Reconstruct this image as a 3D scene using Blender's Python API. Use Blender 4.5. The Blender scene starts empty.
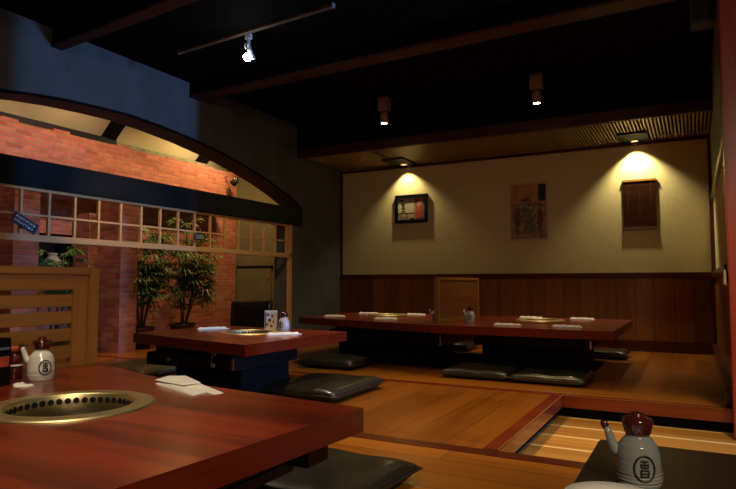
import bpy, bmesh, math, random
from mathutils import Vector, Matrix
random.seed(7)
PI = math.pi
S = bpy.context.scene
C = S.collection

# ------------------------------------------------------------------ materials
def mat(name):
    m = bpy.data.materials.new(name); m.use_nodes = True
    nt = m.node_tree; b = nt.nodes['Principled BSDF']
    return m, nt, b
def nd(nt, t, **kw):
    n = nt.nodes.new(t)
    for k, v in kw.items(): setattr(n, k, v)
    return n
def ramp(nt, fac, stops):
    r = nd(nt, 'ShaderNodeValToRGB')
    el = r.color_ramp.elements
    while len(el) > 1: el.remove(el[-1])
    el[0].position = stops[0][0]; el[0].color = (*stops[0][1], 1)
    for p, c in stops[1:]:
        e = el.new(p); e.color = (*c, 1)
    nt.links.new(fac, r.inputs[0]); return r.outputs[0]
def mapping(nt, kind, scale, loc=(0, 0, 0), rot=(0, 0, 0)):
    tc = nd(nt, 'ShaderNodeTexCoord'); mp = nd(nt, 'ShaderNodeMapping')
    nt.links.new(tc.outputs[kind], mp.inputs[0])
    mp.inputs['Scale'].default_value = scale; mp.inputs['Location'].default_value = loc
    mp.inputs['Rotation'].default_value = rot
    return mp.outputs[0]
def noise(nt, vec, scale, detail=4, rough=.55, dist=0):
    n = nd(nt, 'ShaderNodeTexNoise'); nt.links.new(vec, n.inputs['Vector'])
    n.inputs['Scale'].default_value = scale; n.inputs['Detail'].default_value = detail
    n.inputs['Roughness'].default_value = rough; n.inputs['Distortion'].default_value = dist
    return n.outputs['Fac']
def bump(nt, b, h, strength, dist=.01):
    n = nd(nt, 'ShaderNodeBump'); n.inputs['Strength'].default_value = strength
    n.inputs['Distance'].default_value = dist
    nt.links.new(h, n.inputs['Height']); nt.links.new(n.outputs[0], b.inputs['Normal'])
def mixc(nt, fac, a, c, mode='MIX'):
    m = nd(nt, 'ShaderNodeMix', data_type='RGBA', blend_type=mode)
    if isinstance(fac, (int, float)): m.inputs[0].default_value = fac
    else: nt.links.new(fac, m.inputs[0])
    for s, v in ((6, a), (7, c)):
        if isinstance(v, tuple): m.inputs[s].default_value = (*v, 1)
        else: nt.links.new(v, m.inputs[s])
    return m.outputs[2]
def plain(name, col, rough=.5, metal=0, var=.15, nscale=6, coat=0, spec=.5, bmp=0, bscale=60):
    m, nt, b = mat(name)
    v = mapping(nt, 'Object', (1, 1, 1))
    f = noise(nt, v, nscale, 4)
    lo = tuple(c * (1 - var) for c in col); hi = tuple(min(1, c * (1 + var)) for c in col)
    nt.links.new(ramp(nt, f, [(.3, lo), (.7, hi)]), b.inputs['Base Color'])
    b.inputs['Roughness'].default_value = rough; b.inputs['Metallic'].default_value = metal
    b.inputs['Coat Weight'].default_value = coat; b.inputs['Coat Roughness'].default_value = .12
    b.inputs['Specular IOR Level'].default_value = spec
    if bmp: bump(nt, b, noise(nt, v, bscale, 5), bmp, .004)
    return m
def wood(name, c1, c2, axis='x', rough=.35, plank=0, plen=2.4, coat=.2, uv=True, gap=(.02, .006, .002), grain=1., offs=0., pvar=.35, gapw=.0025, stretch=1., rs=(.36, .64)):
    """grain along axis ('x' = u, 'y' = v of the metric UV)"""
    m, nt, b = mat(name)
    kind = 'UV' if uv else 'Object'
    sc = (1.3*stretch, 26, 26) if axis == 'x' else ((26, 1.3*stretch, 26) if axis == 'y' else (26, 26, 1.3*stretch))
    rot = (0, 0, 0) if axis != 'y' or not uv else (0, 0, 0)
    v = mapping(nt, kind, sc, (offs, offs * .7, 0))
    g = noise(nt, v, 1.0 * grain, 6, .6, .8)
    v2 = mapping(nt, kind, tuple(s * .16 for s in sc))
    g2 = noise(nt, v2, 1.0, 3, .5, .5)
    mx = nd(nt, 'ShaderNodeMath', operation='MULTIPLY_ADD'); nt.links.new(g2, mx.inputs[0]); mx.inputs[1].default_value = .5
    ml = nd(nt, 'ShaderNodeMath', operation='MULTIPLY'); nt.links.new(g, ml.inputs[0]); ml.inputs[1].default_value = .5
    nt.links.new(ml.outputs[0], mx.inputs[2])
    col = ramp(nt, mx.outputs[0], [(rs[0], c1), (rs[1], c2)])
    if plank:
        r = (0, 0, 0) if axis == 'x' else (0, 0, PI/2)
        vp = mapping(nt, kind, (1, 1, 1), (offs, 0, 0), r)
        br = nd(nt, 'ShaderNodeTexBrick'); nt.links.new(vp, br.inputs['Vector'])
        br.inputs['Color1'].default_value = (0, 0, 0, 1); br.inputs['Color2'].default_value = (1, 1, 1, 1)
        br.inputs['Mortar'].default_value = (.5, .5, .5, 1)
        br.inputs['Scale'].default_value = 1; br.inputs['Mortar Size'].default_value = gapw
        br.inputs['Mortar Smooth'].default_value = .1
        br.inputs['Brick Width'].default_value = plen; br.inputs['Row Height'].default_value = plank
        br.offset = .37
        bright = ramp(nt, br.outputs['Color'], [(0, (1 - pvar,) * 3), (1, (1., ) * 3)])
        col = mixc(nt, 1., col, bright, 'MULTIPLY')
        col = mixc(nt, br.outputs['Fac'], col, gap)
    nt.links.new(col, b.inputs['Base Color'])
    b.inputs['Roughness'].default_value = rough
    b.inputs['Coat Weight'].default_value = coat; b.inputs['Coat Roughness'].default_value = .15
    bump(nt, b, g, .08, .002)
    return m
def brick_mat(name, a, c, mortar, bw=.21, bh=.060):
    m, nt, b = mat(name)
    v = mapping(nt, 'UV', (1, 1, 1))
    br = nd(nt, 'ShaderNodeTexBrick'); nt.links.new(v, br.inputs['Vector'])
    br.inputs['Color1'].default_value = (*a, 1); br.inputs['Color2'].default_value = (*c, 1)
    br.inputs['Mortar'].default_value = (*mortar, 1)
    br.inputs['Scale'].default_value = 1; br.inputs['Mortar Size'].default_value = .007
    br.inputs['Mortar Smooth'].default_value = .3
    br.inputs['Brick Width'].default_value = bw; br.inputs['Row Height'].default_value = bh
    n = noise(nt, v, 9, 6, .7)
    col = mixc(nt, ramp(nt, n, [(.35, (0,)*3), (.75, (.5,)*3)]), br.outputs['Color'], (.10, .03, .02))
    nt.links.new(col, b.inputs['Base Color']); b.inputs['Roughness'].default_value = .85
    h = nd(nt, 'ShaderNodeMath', operation='SUBTRACT'); h.inputs[0].default_value = 1
    nt.links.new(br.outputs['Fac'], h.inputs[1])
    bump(nt, b, h.outputs[0], .6, .01)
    return m
def emit(name, col, s):
    m, nt, b = mat(name)
    b.inputs['Base Color'].default_value = (*col, 1)
    b.inputs['Emission Color'].default_value = (*col, 1); b.inputs['Emission Strength'].default_value = s
    return m

M = {}
M['floor_y'] = wood('floor planks lengthwise', (.21, .060, .005), (.42, .138, .009), 'y', .30, .24, 3.2, .25, pvar=.35)
M['floor_x'] = wood('floor planks crosswise', (.30, .090, .006), (.48, .17, .011), 'x', .30, .2, 3.0, .25, pvar=.3)
M['pit'] = wood('pale step boards', (.46, .19, .030), (.72, .36, .075), 'x', .35, .30, 60, .2, gap=(.9, .68, .28), pvar=.3, gapw=.017, offs=17.3)
M['red'] = wood('dark red timber', (.055, .007, .003), (.11, .016, .006), 'x', .28, coat=.3)
M['honey_shaded'] = wood('shaded honey partition panel', (.14, .05, .012), (.24, .09, .022), 'x', .4, coat=.1)  # honey wood darkened, the panel's shade put into its colour
M['red_bright'] = wood('red lacquered trim', (.14, .018, .006), (.25, .040, .012), 'x', .25, coat=.35)
M['beam_red'] = wood('red stained beam', (.040, .004, .002), (.068, .007, .003), 'x', .65, coat=.0)
M['table'] = wood('red lacquered table wood', (.050, .004, .002), (.34, .036, .009), 'x', .3, coat=.55, grain=.55, stretch=1.3, rs=(.38, .60))
M['table_edge'] = wood('table edge wood', (.09, .010, .004), (.17, .022, .008), 'x', .25, coat=.4)
M['wain'] = wood('wainscot boards', (.22, .070, .018), (.40, .15, .038), 'y', .35, .22, 9, .2, pvar=.45)
M['honey'] = wood('honey coloured wood', (.23, .10, .016), (.36, .165, .028), 'x', .4, coat=.1)
M['honey_v'] = wood('honey coloured wood upright', (.23, .10, .016), (.36, .165, .028), 'y', .4, coat=.1)
M['latt'] = wood('pale lattice wood', (.55, .30, .12), (.72, .42, .19), 'x', .5, coat=0)
M['walnut'] = wood('dark stained table', (.012, .005, .0022), (.025, .011, .005), 'x', .5, coat=.05)
M['plaster'] = plain('cream textured plaster', (.62, .53, .27), .9, var=.05, nscale=22, bmp=.25, bscale=120)
M['blue'] = plain('grey blue painted plaster', (.085, .09, .098), .85, var=.18, nscale=3, bmp=.2, bscale=60)
M['green'] = plain('olive painted plaster', (.15, .14, .085), .85, var=.12, nscale=3, bmp=.1)
M['cream'] = plain('cream painted ceiling', (.62, .56, .36), .9, var=.12, nscale=2)
M['band'] = plain('grey green rendered band', (.16, .18, .13), .9, var=.3, nscale=6)
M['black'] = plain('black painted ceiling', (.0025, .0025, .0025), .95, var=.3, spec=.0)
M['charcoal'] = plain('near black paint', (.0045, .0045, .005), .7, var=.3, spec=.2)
M['beamblack'] = plain('black blue painted beam', (.0045, .006, .010), .6, var=.3, spec=.2)
M['soffarch'] = plain('brown arch lining', (.085, .042, .024), .8, var=.12, nscale=3)
M['brick'] = brick_mat('red brick', (.54, .17, .10), (.34, .085, .055), (.33, .20, .14))
M['leather'] = plain('black green leather', (.020, .0195, .014), .34, var=.3, nscale=8, bmp=.4, bscale=26, coat=.35)
M['leather_brown'] = plain('dark olive brown leather', (.12, .085, .035), .4, var=.3, nscale=8, bmp=.35, bscale=26)
M['brass'] = plain('brushed brass', (.88, .74, .40), .40, 1, var=.12, nscale=18)
M['iron'] = plain('blackened iron', (.012, .011, .010), .55, .3, var=.4, nscale=20)
M['steelblack'] = plain('black gloss enamel', (.003, .0033, .004), .4, 0, var=.3, coat=.1, spec=.3)
M['chrome'] = plain('chrome', (.7, .72, .75), .2, 1, var=.05)
M['white'] = plain('white paper', (.90, .89, .86), .75, var=.05, nscale=30, bmp=.3, bscale=70)
M['ceramic'] = plain('pale grey glazed ceramic', (.22, .24, .235), .18, var=.08, nscale=10, coat=.6)
M['ceramic_w'] = plain('white glazed ceramic', (.72, .72, .70), .18, var=.08, nscale=10, coat=.6)
M['glaze'] = plain('brown red glaze', (.06, .010, .006), .15, var=.4, nscale=20, coat=.8)
M['ink'] = plain('black ink', (.010, .009, .009), .5, var=.1)
M['fixture'] = plain('tan lamp housing', (.30, .17, .10), .45, var=.1)
M['lampgrey'] = plain('pale blue grey lamp paint', (.42, .46, .52), .4, var=.05)
M['trackm'] = plain('aluminium track', (.55, .42, .32), .35, .7, var=.08)
M['greybox'] = plain('dark grey plastic', (.035, .04, .042), .5, var=.2)
M['leaf'] = plain('palm leaf green', (.09, .19, .045), .5, var=.6, nscale=9)
M['leaf_dry'] = plain('yellow green leaf', (.22, .19, .05), .55, var=.5, nscale=9)
M['cane'] = plain('brown cane', (.07, .04, .02), .6, var=.3, nscale=20)
M['pot'] = plain('dark glazed pot', (.03, .022, .018), .35, var=.3, coat=.3)
M['soil'] = plain('soil', (.02, .013, .008), .95, var=.4, nscale=30)
M['slat'] = plain('bamboo slat', (.30, .20, .085), .5, var=.25, nscale=9)
M['cord'] = plain('pale cord', (.45, .32, .18), .7, var=.1)
M['blind'] = wood('dark bamboo blind', (.012, .003, .001), (.058, .014, .004), 'x', .75, coat=0, grain=1)
for k_ in ('blind', 'black', 'charcoal'): M[k_].node_tree.nodes['Principled BSDF'].inputs['Specular IOR Level'].default_value = .08
M['lampon'] = emit('lit lamp lens', (1, .93, .82), 30)
M['lampsoft'] = emit('soft lit lens', (1, .7, .4), 1.5)
M['lampcool'] = emit('lit cool lamp lens', (1, .98, .93), 45)
M['stone'] = plain('pale grey stone', (.36, .35, .32), .8, var=.3, nscale=12)
M['navy'] = plain('dark navy board', (.012, .018, .05), .4, var=.3)
M['skyblue'] = plain('blue grey plastic', (.10, .14, .24), .3, var=.3)
M['glassdark'] = plain('dark window glass', (.012, .014, .014), .08, var=.2, coat=.5)
M['rust'] = plain('rust red print', (.42, .06, .022), .7, var=.4, nscale=14)
M['paper'] = plain('aged paper', (.50, .42, .28), .85, var=.12, nscale=14)
M['brownprint'] = plain('brown grey print', (.30, .20, .12), .85, var=.7, nscale=16)
M['orangeprint'] = plain('orange print', (.46, .22, .08), .85, var=.35, nscale=7)
M['greenprint'] = plain('grey green print', (.15, .155, .11), .85, var=.5, nscale=16)
M['maroonprint'] = plain('maroon print', (.20, .07, .05), .85, var=.5, nscale=16)

# ------------------------------------------------------------------ mesh helpers
def box(bm, x0, x1, y0, y1, z0, z1, mi=0, bev=0):
    r = bmesh.ops.create_cube(bm, size=1, matrix=Matrix.Translation(((x0+x1)/2, (y0+y1)/2, (z0+z1)/2)) @ Matrix.Diagonal((abs(x1-x0), abs(y1-y0), abs(z1-z0), 1)))
    vs = set(r['verts'])
    fs = [f for f in bm.faces if f.verts[0] in vs]
    for f in fs: f.material_index = mi
    if bev:
        es = [e for e in bm.edges if e.verts[0] in vs and e.verts[1] in vs]
        q = bmesh.ops.bevel(bm, geom=es, offset=bev, segments=2, affect='EDGES')
        for f in q['faces']: f.material_index = mi
def xform(bm, mtx, start=0):
    bm.verts.ensure_lookup_table()
    for v in bm.verts[start:]: v.co = mtx @ v.co
def lathe(bm, prof, n=32, c=(0, 0, 0), mi=0, closed=False):
    rings = []
    for r, z in prof:
        if r < 1e-6: rings.append([bm.verts.new((c[0], c[1], c[2]+z))])
        else: rings.append([bm.verts.new((c[0]+r*math.cos(2*PI*i/n), c[1]+r*math.sin(2*PI*i/n), c[2]+z)) for i in range(n)])
    pairs = list(zip(rings, rings[1:]))
    if closed: pairs.append((rings[-1], rings[0]))
    for a, b in pairs:
        for i in range(n):
            j = (i+1) % n
            if len(a) == 1 and len(b) == 1: continue
            if len(a) == 1: f = bm.faces.new((a[0], b[i], b[j]))
            elif len(b) == 1: f = bm.faces.new((a[i], a[j], b[0]))
            else: f = bm.faces.new((a[i], a[j], b[j], b[i]))
            f.material_index = mi; f.smooth = True
def tube(bm, pts, rad, n=8, mi=0, cap=True):
    pts = [Vector(p) for p in pts]
    rads = rad if isinstance(rad, (list, tuple)) else [rad]*len(pts)
    rings = []
    up = None
    for i, p in enumerate(pts):
        t = (pts[min(i+1, len(pts)-1)] - pts[max(i-1, 0)]).normalized()
        if up is None:
            up = Vector((0, 0, 1)) if abs(t.z) < .9 else Vector((1, 0, 0))
        a = t.cross(up).normalized(); b = a.cross(t).normalized(); up = b
        rings.append([bm.verts.new(p + (a*math.cos(2*PI*k/n) + b*math.sin(2*PI*k/n))*rads[i]) for k in range(n)])
    for r0, r1 in zip(rings, rings[1:]):
        for k in range(n):
            f = bm.faces.new((r0[k], r0[(k+1) % n], r1[(k+1) % n], r1[k])); f.material_index = mi; f.smooth = True
    if cap:
        for r, s in ((rings[0], 1), (rings[-1], -1)):
            f = bm.faces.new(r if s < 0 else r[::-1]); f.material_index = mi
def poly_extrude(bm, pts2, axis, a, b, mi=0):
    """pts2 polygon in the plane normal to axis, extruded from a to b"""
    def P(p, t):
        return {'x': (t, p[0], p[1]), 'y': (p[0], t, p[1]), 'z': (p[0], p[1], t)}[axis]
    A = [bm.verts.new(P(p, a)) for p in pts2]; B = [bm.verts.new(P(p, b)) for p in pts2]
    fs = [bm.faces.new(A), bm.faces.new(B[::-1])]
    for i in range(len(A)):
        j = (i+1) % len(A); fs.append(bm.faces.new((A[i], B[i], B[j], A[j])))
    for f in fs: f.material_index = mi
def boxuv(bm, ox=0, oy=0):
    uv = bm.loops.layers.uv.verify()
    for f in bm.faces:
        n = f.normal; ax = max(range(3), key=lambda i: abs(n[i]))
        for l in f.loops:
            co = l.vert.co
            l[uv].uv = ((co.y, co.z), (co.x, co.z), (co.x, co.y))[ax]
def obj(name, bm, mats, parent=None, loc=None, smooth=False):
    bmesh.ops.recalc_face_normals(bm, faces=bm.faces[:])
    bm.normal_update(); boxuv(bm)
    me = bpy.data.meshes.new(name); bm.to_mesh(me); bm.free()
    if smooth:
        for p in me.polygons: p.use_smooth = True
    for m in (mats if isinstance(mats, (list, tuple)) else [mats]): me.materials.append(m)
    o = bpy.data.objects.new(name, me); C.objects.link(o)
    if parent: o.parent = parent
    if loc: o.location = loc
    return o
def thing(name, label, cat, loc=(0, 0, 0), rz=0, group=None):
    o = bpy.data.objects.new(name, None); C.objects.link(o)
    o.empty_display_size = .1
    o.location = loc; o.rotation_euler = (0, 0, rz)
    o['label'] = label; o['category'] = cat
    if group: o['group'] = group
    return o
def tag(o, label, cat, group=None):
    o['label'] = label; o['category'] = cat
    if group: o['group'] = group
    return o
def struct(name, bm, m, **k):
    o = obj(name, bm, m, **k); o['kind'] = 'structure'; return o
def dup(root, loc, rz=None, label=None, group=None):
    r = root.copy(); C.objects.link(r); r.location = loc
    if rz is not None: r.rotation_euler = (0, 0, rz)
    if label: r['label'] = label
    if group: r['group'] = group
    for ch in list(root.children):
        c = ch.copy(); C.objects.link(c); c.parent = r
        for g in list(ch.children):
            d = g.copy(); C.objects.link(d); d.parent = c
    return r
def B(*boxes, bev=0):
    bm = bmesh.new()
    for b in boxes: box(bm, *b, bev=bev)
    return bm

LX, BY, RX = -4.97, 8.35, .235
CEIL = 3.115

# ------------------------------------------------------------------ floor
WELLS = [(-3.80, -2.80, 3.08, 4.70), (-4.0, -.86, 5.76, 7.15), (-2.45, -1.30, .75, 1.62)]
def rects(x0, x1, y0, y1, holes):
    xs = sorted({x0, x1, *[min(max(h[i], x0), x1) for h in holes for i in (0, 1)]})
    ys = sorted({y0, y1, *[min(max(h[i], y0), y1) for h in holes for i in (2, 3)]})
    for a, b in zip(xs, xs[1:]):
        for c, d in zip(ys, ys[1:]):
            mx, my = (a+b)/2, (c+d)/2
            if not any(h[0] < mx < h[1] and h[2] < my < h[3] for h in holes): yield a, b, c, d
bm = bmesh.new()
for reg, mi in (((-7.4, 6.4, -2.5, 2.965), 1), ((-7.4, -.985, 3.07, 4.776), 0), ((-7.4, RX, 5.22, 8.5), 0),
                ((-7.4, RX, 4.865, 5.22), 1)):
    for a, b, c, d in rects(*reg, WELLS):
        box(bm, a, b, c, d, -.03, 0, mi)
box(bm, 1.3, 6.4, 2.965, 4.9, -.03, 0, 1)
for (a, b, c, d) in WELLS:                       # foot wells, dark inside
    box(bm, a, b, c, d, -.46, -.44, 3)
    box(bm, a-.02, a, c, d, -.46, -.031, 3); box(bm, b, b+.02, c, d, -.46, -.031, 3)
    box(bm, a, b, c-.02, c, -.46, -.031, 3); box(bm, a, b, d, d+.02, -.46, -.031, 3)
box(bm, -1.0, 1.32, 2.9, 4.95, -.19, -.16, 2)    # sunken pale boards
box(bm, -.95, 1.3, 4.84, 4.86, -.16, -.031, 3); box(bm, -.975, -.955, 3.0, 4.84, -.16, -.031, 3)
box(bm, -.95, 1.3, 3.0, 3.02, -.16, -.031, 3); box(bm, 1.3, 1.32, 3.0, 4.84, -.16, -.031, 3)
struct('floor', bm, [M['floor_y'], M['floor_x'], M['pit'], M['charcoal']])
struct('trim_1', B((-2.45, 6.4, 2.965, 3.07, -.045, .002), bev=.003), M['red'])               # threshold strip, camera side
struct('trim_2', B((-7.0, 1.3, 4.776, 4.865, -.085, .004), bev=.004), M['red_bright'])        # nosing above the sunken boards
o = struct('trim_3', B((-.985, -.897, 3.07, 4.776, -.085, .004), bev=.004), M['red_bright'])
# thin pale edging strip along the sunken part
struct('trim_4', B((-.903, -.897, 3.07, 4.776, .004, .007), (-.903, .20, 4.774, 4.780, .004, .007)), M['honey'])

# ------------------------------------------------------------------ walls
# back wall (dining side): cream plaster over wainscot
struct('wall_back', B((LX, RX, BY, BY+.12, -.03, 3.2)), M['plaster'])
struct('wall_back_panel', B((LX, RX, BY-.02, BY, .13, .93)), M['wain'])
struct('baseboard_back', B((LX, RX, BY-.04, BY, 0, .135), bev=.006), M['red'])
struct('trim_5', B((LX, RX, BY-.05, BY, .91, .98), bev=.006), M['red'])
struct('trim_6', B((LX, RX, BY-.03, BY, 2.60, 2.64), bev=.004), M['red'])
struct('trim_7', B((.19, RX, BY-.06, BY, .0, 2.64), bev=.004), M['red'])   # corner post right
struct('trim_8', B((LX, LX+.035, BY-.035, BY, .98, 2.60), bev=.004), M['red'])
# right wall
struct('wall_right', B((RX, RX+.12, 4.80, BY+.12, -.03, 3.2)), M['plaster'])
struct('wall_right_panel', B((RX-.015, RX, 4.88, BY-.06, .13, .93)), M['wain'])
struct('baseboard_right', B((.165, RX, 4.88, BY-.06, 0, .135), bev=.005), M['red'])
struct('trim_9', B((RX-.05, RX, 4.88, BY-.06, .91, .98), bev=.005), M['red'])
struct('trim_10', B((RX-.03, RX, 4.88, BY-.06, 1.82, 1.89), bev=.005), M['red'])
struct('wall_right_upper', B((RX-.01, RX, 4.88, BY-.06, 1.89, 3.1)), M['green'])
struct('wall_side', B((RX+.12, 6.5, 4.90, 5.02, -.17, 3.2)), M['green'])
struct('wall_light_blocker', B((1.5, 1.62, -2.5, 3.60, -.03, 3.2)), M['green'])  # unseen wall added to cut off the near side of the cool light
struct('wall_front', B((-7.4, 6.5, -2.62, -2.5, -.03, 3.2)), M['green'])
struct('wall_far_right', B((6.4, 6.52, -2.5, 4.7, -.03, 3.2)), M['green'])
# red post
bm = bmesh.new(); box(bm, .201, .45, 4.60, 4.775, -.16, 3.115, bev=.006)
M['postred'] = wood('red stained post', (.30, .030, .012), (.46, .060, .020), 'y', .35, coat=.2)
struct('trim_11', bm, M['postred'])

# left wall with the wide segmental arch
AW = [(2.2, 2.30), (2.5, 2.37), (2.873, 2.435), (3.151, 2.48), (3.455, 2.513), (3.8, 2.535), (4.172, 2.548), (4.562, 2.53), (4.999, 2.491), (5.491, 2.425),
      (5.932, 2.342), (6.422, 2.225), (6.80, 2.11), (7.10, 2.00), (7.20, 1.93)]
bm = bmesh.new()
T = .30
pts = [(y, z) for y, z in AW]
top = 3.2
# spandrel above the arch
for (y0, z0), (y1, z1) in zip(pts, pts[1:]):
    poly_extrude(bm, [(y0, z0), (y1, z1), (y1, top), (y0, top)], 'x', LX-T, LX)
poly_extrude(bm, [(-2.5, -.03), (1.6, -.03), (1.6, 2.0), (1.9, 2.18), (2.2, 2.30), (2.2, top), (-2.5, top)], 'x', LX-T, LX)
poly_extrude(bm, [(6.99, -.03), (BY+.1, -.03), (BY+.1, top), (7.2, top), (7.2, 1.93), (7.10, 1.88), (6.99, 1.86)], 'x', LX-T, LX)
bmesh.ops.remove_doubles(bm, verts=bm.verts[:], dist=1e-5)
struct('wall_left', bm, M['blue'])
# lining of the arch (timber strip with dark edge line)
bm = bmesh.new()
for (y0, z0), (y1, z1) in zip(pts, pts[1:]):
    poly_extrude(bm, [(y0, z0-.02), (y1, z1-.02), (y1, z1), (y0, z0)], 'x', LX-T-.004, LX+.004)
bmesh.ops.remove_doubles(bm, verts=bm.verts[:], dist=1e-5)
struct('trim_12', bm, M['soffarch'])
bm = bmesh.new()
for (y0, z0), (y1, z1) in zip(pts, pts[1:]):
    poly_extrude(bm, [(y0, z0-.022), (y1, z1-.022), (y1, z1+.002), (y0, z0+.002)], 'x', LX+.004, LX+.012)
struct('trim_13', bm, M['charcoal'])
struct('trim_14', B((LX-.22, LX+.035, 1.6, 7.215, 1.665, 1.905), bev=.006), M['beamblack'])   # dark tie beam across the opening

# outer area behind the left wall: brick wall, olive end wall, plaster strip above, rafters
OX = -7.1
bm = bmesh.new()
win = (4.60, 5.22, .80, 1.47)
for a, b, c, d in ((.8, win[0], 0, 2.78), (win[1], BY-.05, 0, 2.78), (win[0], win[1], 0, win[2]), (win[0], win[1], win[3], 2.78)):
    box(bm, OX-.25, OX, a, b, c, d)
random.seed(3)
yy = .8
while yy < BY-.2:                                 # uneven broken top course
    w = random.uniform(.12, .3)
    if random.random() < .6: box(bm, OX-.25, OX, yy, min(yy+w, BY-.06), 2.78, 2.78+random.choice((.015, .03)))
    yy += w
struct('wall_outer', bm, M['brick'])
bm = bmesh.new(); poly_extrude(bm, [(LX-T, 5.10), (OX-.45, 2.92), (OX-.45, 3.02), (LX-T, 5.20)], 'y', .8, BY)
struct('ceiling_outer', bm, M['cream'])
struct('wall_outer_back', B((OX-.55, OX-.45, .8, BY, -.03, 3.0)), M['green'])
struct('trim_15', B((OX-.44, OX-.25, .8, 5.95, 2.78, 2.93)), M['beamblack'])
struct('trim_16', B((OX-.44, OX-.25, 5.95, BY-.02, 2.78, 2.90)), M['band'])
struct('wall_outer_end', B((OX-.8, LX-T, BY, BY+.12, -.03, 5.3)), M['green'])
struct('wall_outer_inner', B((LX-T-.02, LX-T, -2.5, BY, 3.21, 5.3)), M['cream'])
struct('wall_outer_front', B((OX-.8, LX-T, .68, .8, -.03, 5.3)), M['green'])
k = 0
for yc in (3.95, 5.86, 7.76):
    bmr = bmesh.new(); poly_extrude(bmr, [(LX-T-.02, 4.90), (OX-.38, 2.79), (OX-.42, 2.94), (LX-T-.02, 5.08)], 'y', yc-.07, yc+.07)
    struct('trim_%d' % (17+k) if k < 2 else 'trim_25', bmr, M['charcoal']); k += 1
# low cabinet front and jamb strip on the end wall
t = thing('wall_cabinet', 'olive painted low cabinet door set in the end wall right of the brick', 'cabinet', (-6.72, BY, 0))
obj('door_panel', B((-.38, .38, -.025, 0, .06, 1.12), bev=.006), M['green'], t)
obj('rim', B((-.38, .41, -.035, 0, 1.12, 1.145)), M['charcoal'], t)
obj('handle', B((.33, .345, -.05, -.025, .93, 1.05)), M['chrome'], t)

# brick piers
for i, (x0, x1, y0, y1, h) in enumerate(((-6.62, -6.2, 5.12, 5.38, 2.02), (-6.62, -6.2, 3.78, 4.06, 2.02), (-7.1, -6.8, 5.12, 5.28, 1.75))):
    struct('wall_pier' if i == 0 else 'wall_pier.%03d' % i, B((x0, x1, y0, y1, 0, h)), M['brick'])
# dark recessed window in the brick wall
bm = B((OX-.22, OX-.2, win[0], win[1], win[2], win[3]))
wn = struct('window_1', bm, M['glassdark'])
f = obj('window_frame', B((OX-.2, OX-.14, win[0], win[0]+.03, win[2], win[3]), (OX-.2, OX-.14, win[1]-.03, win[1], win[2], win[3]),
                          (OX-.2, OX-.14, win[0]+.03, win[1]-.03, win[3]-.03, win[3]), (OX-.2, OX-.02, win[0]+.03, win[1]-.03, win[2], win[2]+.03)), M['charcoal'], wn)
bm = bmesh.new()
lathe(bm, [(0, 0), (.07, 0), (.075, .02), (.045, .05), (.07, .12), (.11, .22), (.10, .30), (.06, .35), (.05, .38), (.065, .40), (0, .40)], 20)
tag(obj('stone_vase', bm, M['stone'], loc=(OX-.09, 4.90, win[2]+.03)), 'pale grey vase in the dark recess of the brick wall, seen under the lattice', 'vase')
# ledge added only to throw shade on the brick below
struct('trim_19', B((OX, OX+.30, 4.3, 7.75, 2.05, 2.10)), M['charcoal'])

# ------------------------------------------------------------------ ceiling, beams, soffit
bm = bmesh.new(); box(bm, LX-T, 6.5, -2.6, BY+.1, CEIL, 3.2)
struct('ceiling', bm, M['black'])
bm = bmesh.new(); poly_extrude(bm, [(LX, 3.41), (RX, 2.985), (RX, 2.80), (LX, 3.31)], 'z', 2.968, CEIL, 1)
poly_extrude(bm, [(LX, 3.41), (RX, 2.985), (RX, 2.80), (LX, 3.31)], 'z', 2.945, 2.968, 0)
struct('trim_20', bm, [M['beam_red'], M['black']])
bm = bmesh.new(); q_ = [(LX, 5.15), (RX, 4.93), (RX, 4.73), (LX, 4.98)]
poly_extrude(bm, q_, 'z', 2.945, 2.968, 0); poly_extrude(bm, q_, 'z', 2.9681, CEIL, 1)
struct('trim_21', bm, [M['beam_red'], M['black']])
# soffit over the back wall
SZ = 2.64
struct('trim_22', B((LX, RX, 7.10, 7.16, 2.635, 2.76), bev=.005), M['beam_red'])      # front fascia
struct('ceiling_soffit', B((LX, RX, 7.16, BY, 2.70, 2.74), (LX, RX, 7.10, 7.12, 2.76, CEIL)), M['charcoal'])
bm = bmesh.new()
x = LX+.03
while x < RX-.02:
    if not (-.80 < x < -.42 and False): box(bm, x, x+.019, 7.16, BY-.03, 2.655, 2.70)
    x += .038
struct('trim_23', bm, M['slat'])
struct('trim_24', B((-3.87, -3.82, 7.16, BY-.03, 2.640, 2.655), (-3.9, -3.75, 8.27, 8.32, 2.64, 2.655)), M['red'])
# fixtures recessed between the slats
def wallwash(x, label):
    t = thing('recessed_light', label, 'light', (x, 8.16, 2.655), 0, 'recessed lights over the back wall')
    obj('housing', B((-.17, .17, -.36, .15, -.022, 0), bev=.004), M['charcoal'], t)
    bm = bmesh.new(); lathe(bm, [(.035, -.022), (.05, -.03), (.055, -.022)], 24, (0, .06, 0)); obj('bezel', bm, M['brass'], t)
    bm = bmesh.new(); lathe(bm, [(0, -.0255), (.034, -.0255)], 20, (0, .06, 0)); obj('lens', bm, M['lampsoft'], t)
    return t
wallwash(-.61, 'dark recessed light in the slatted soffit above the bamboo blind')
wallwash(-3.80, 'dark recessed light in the soffit above the small framed picture')

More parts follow.
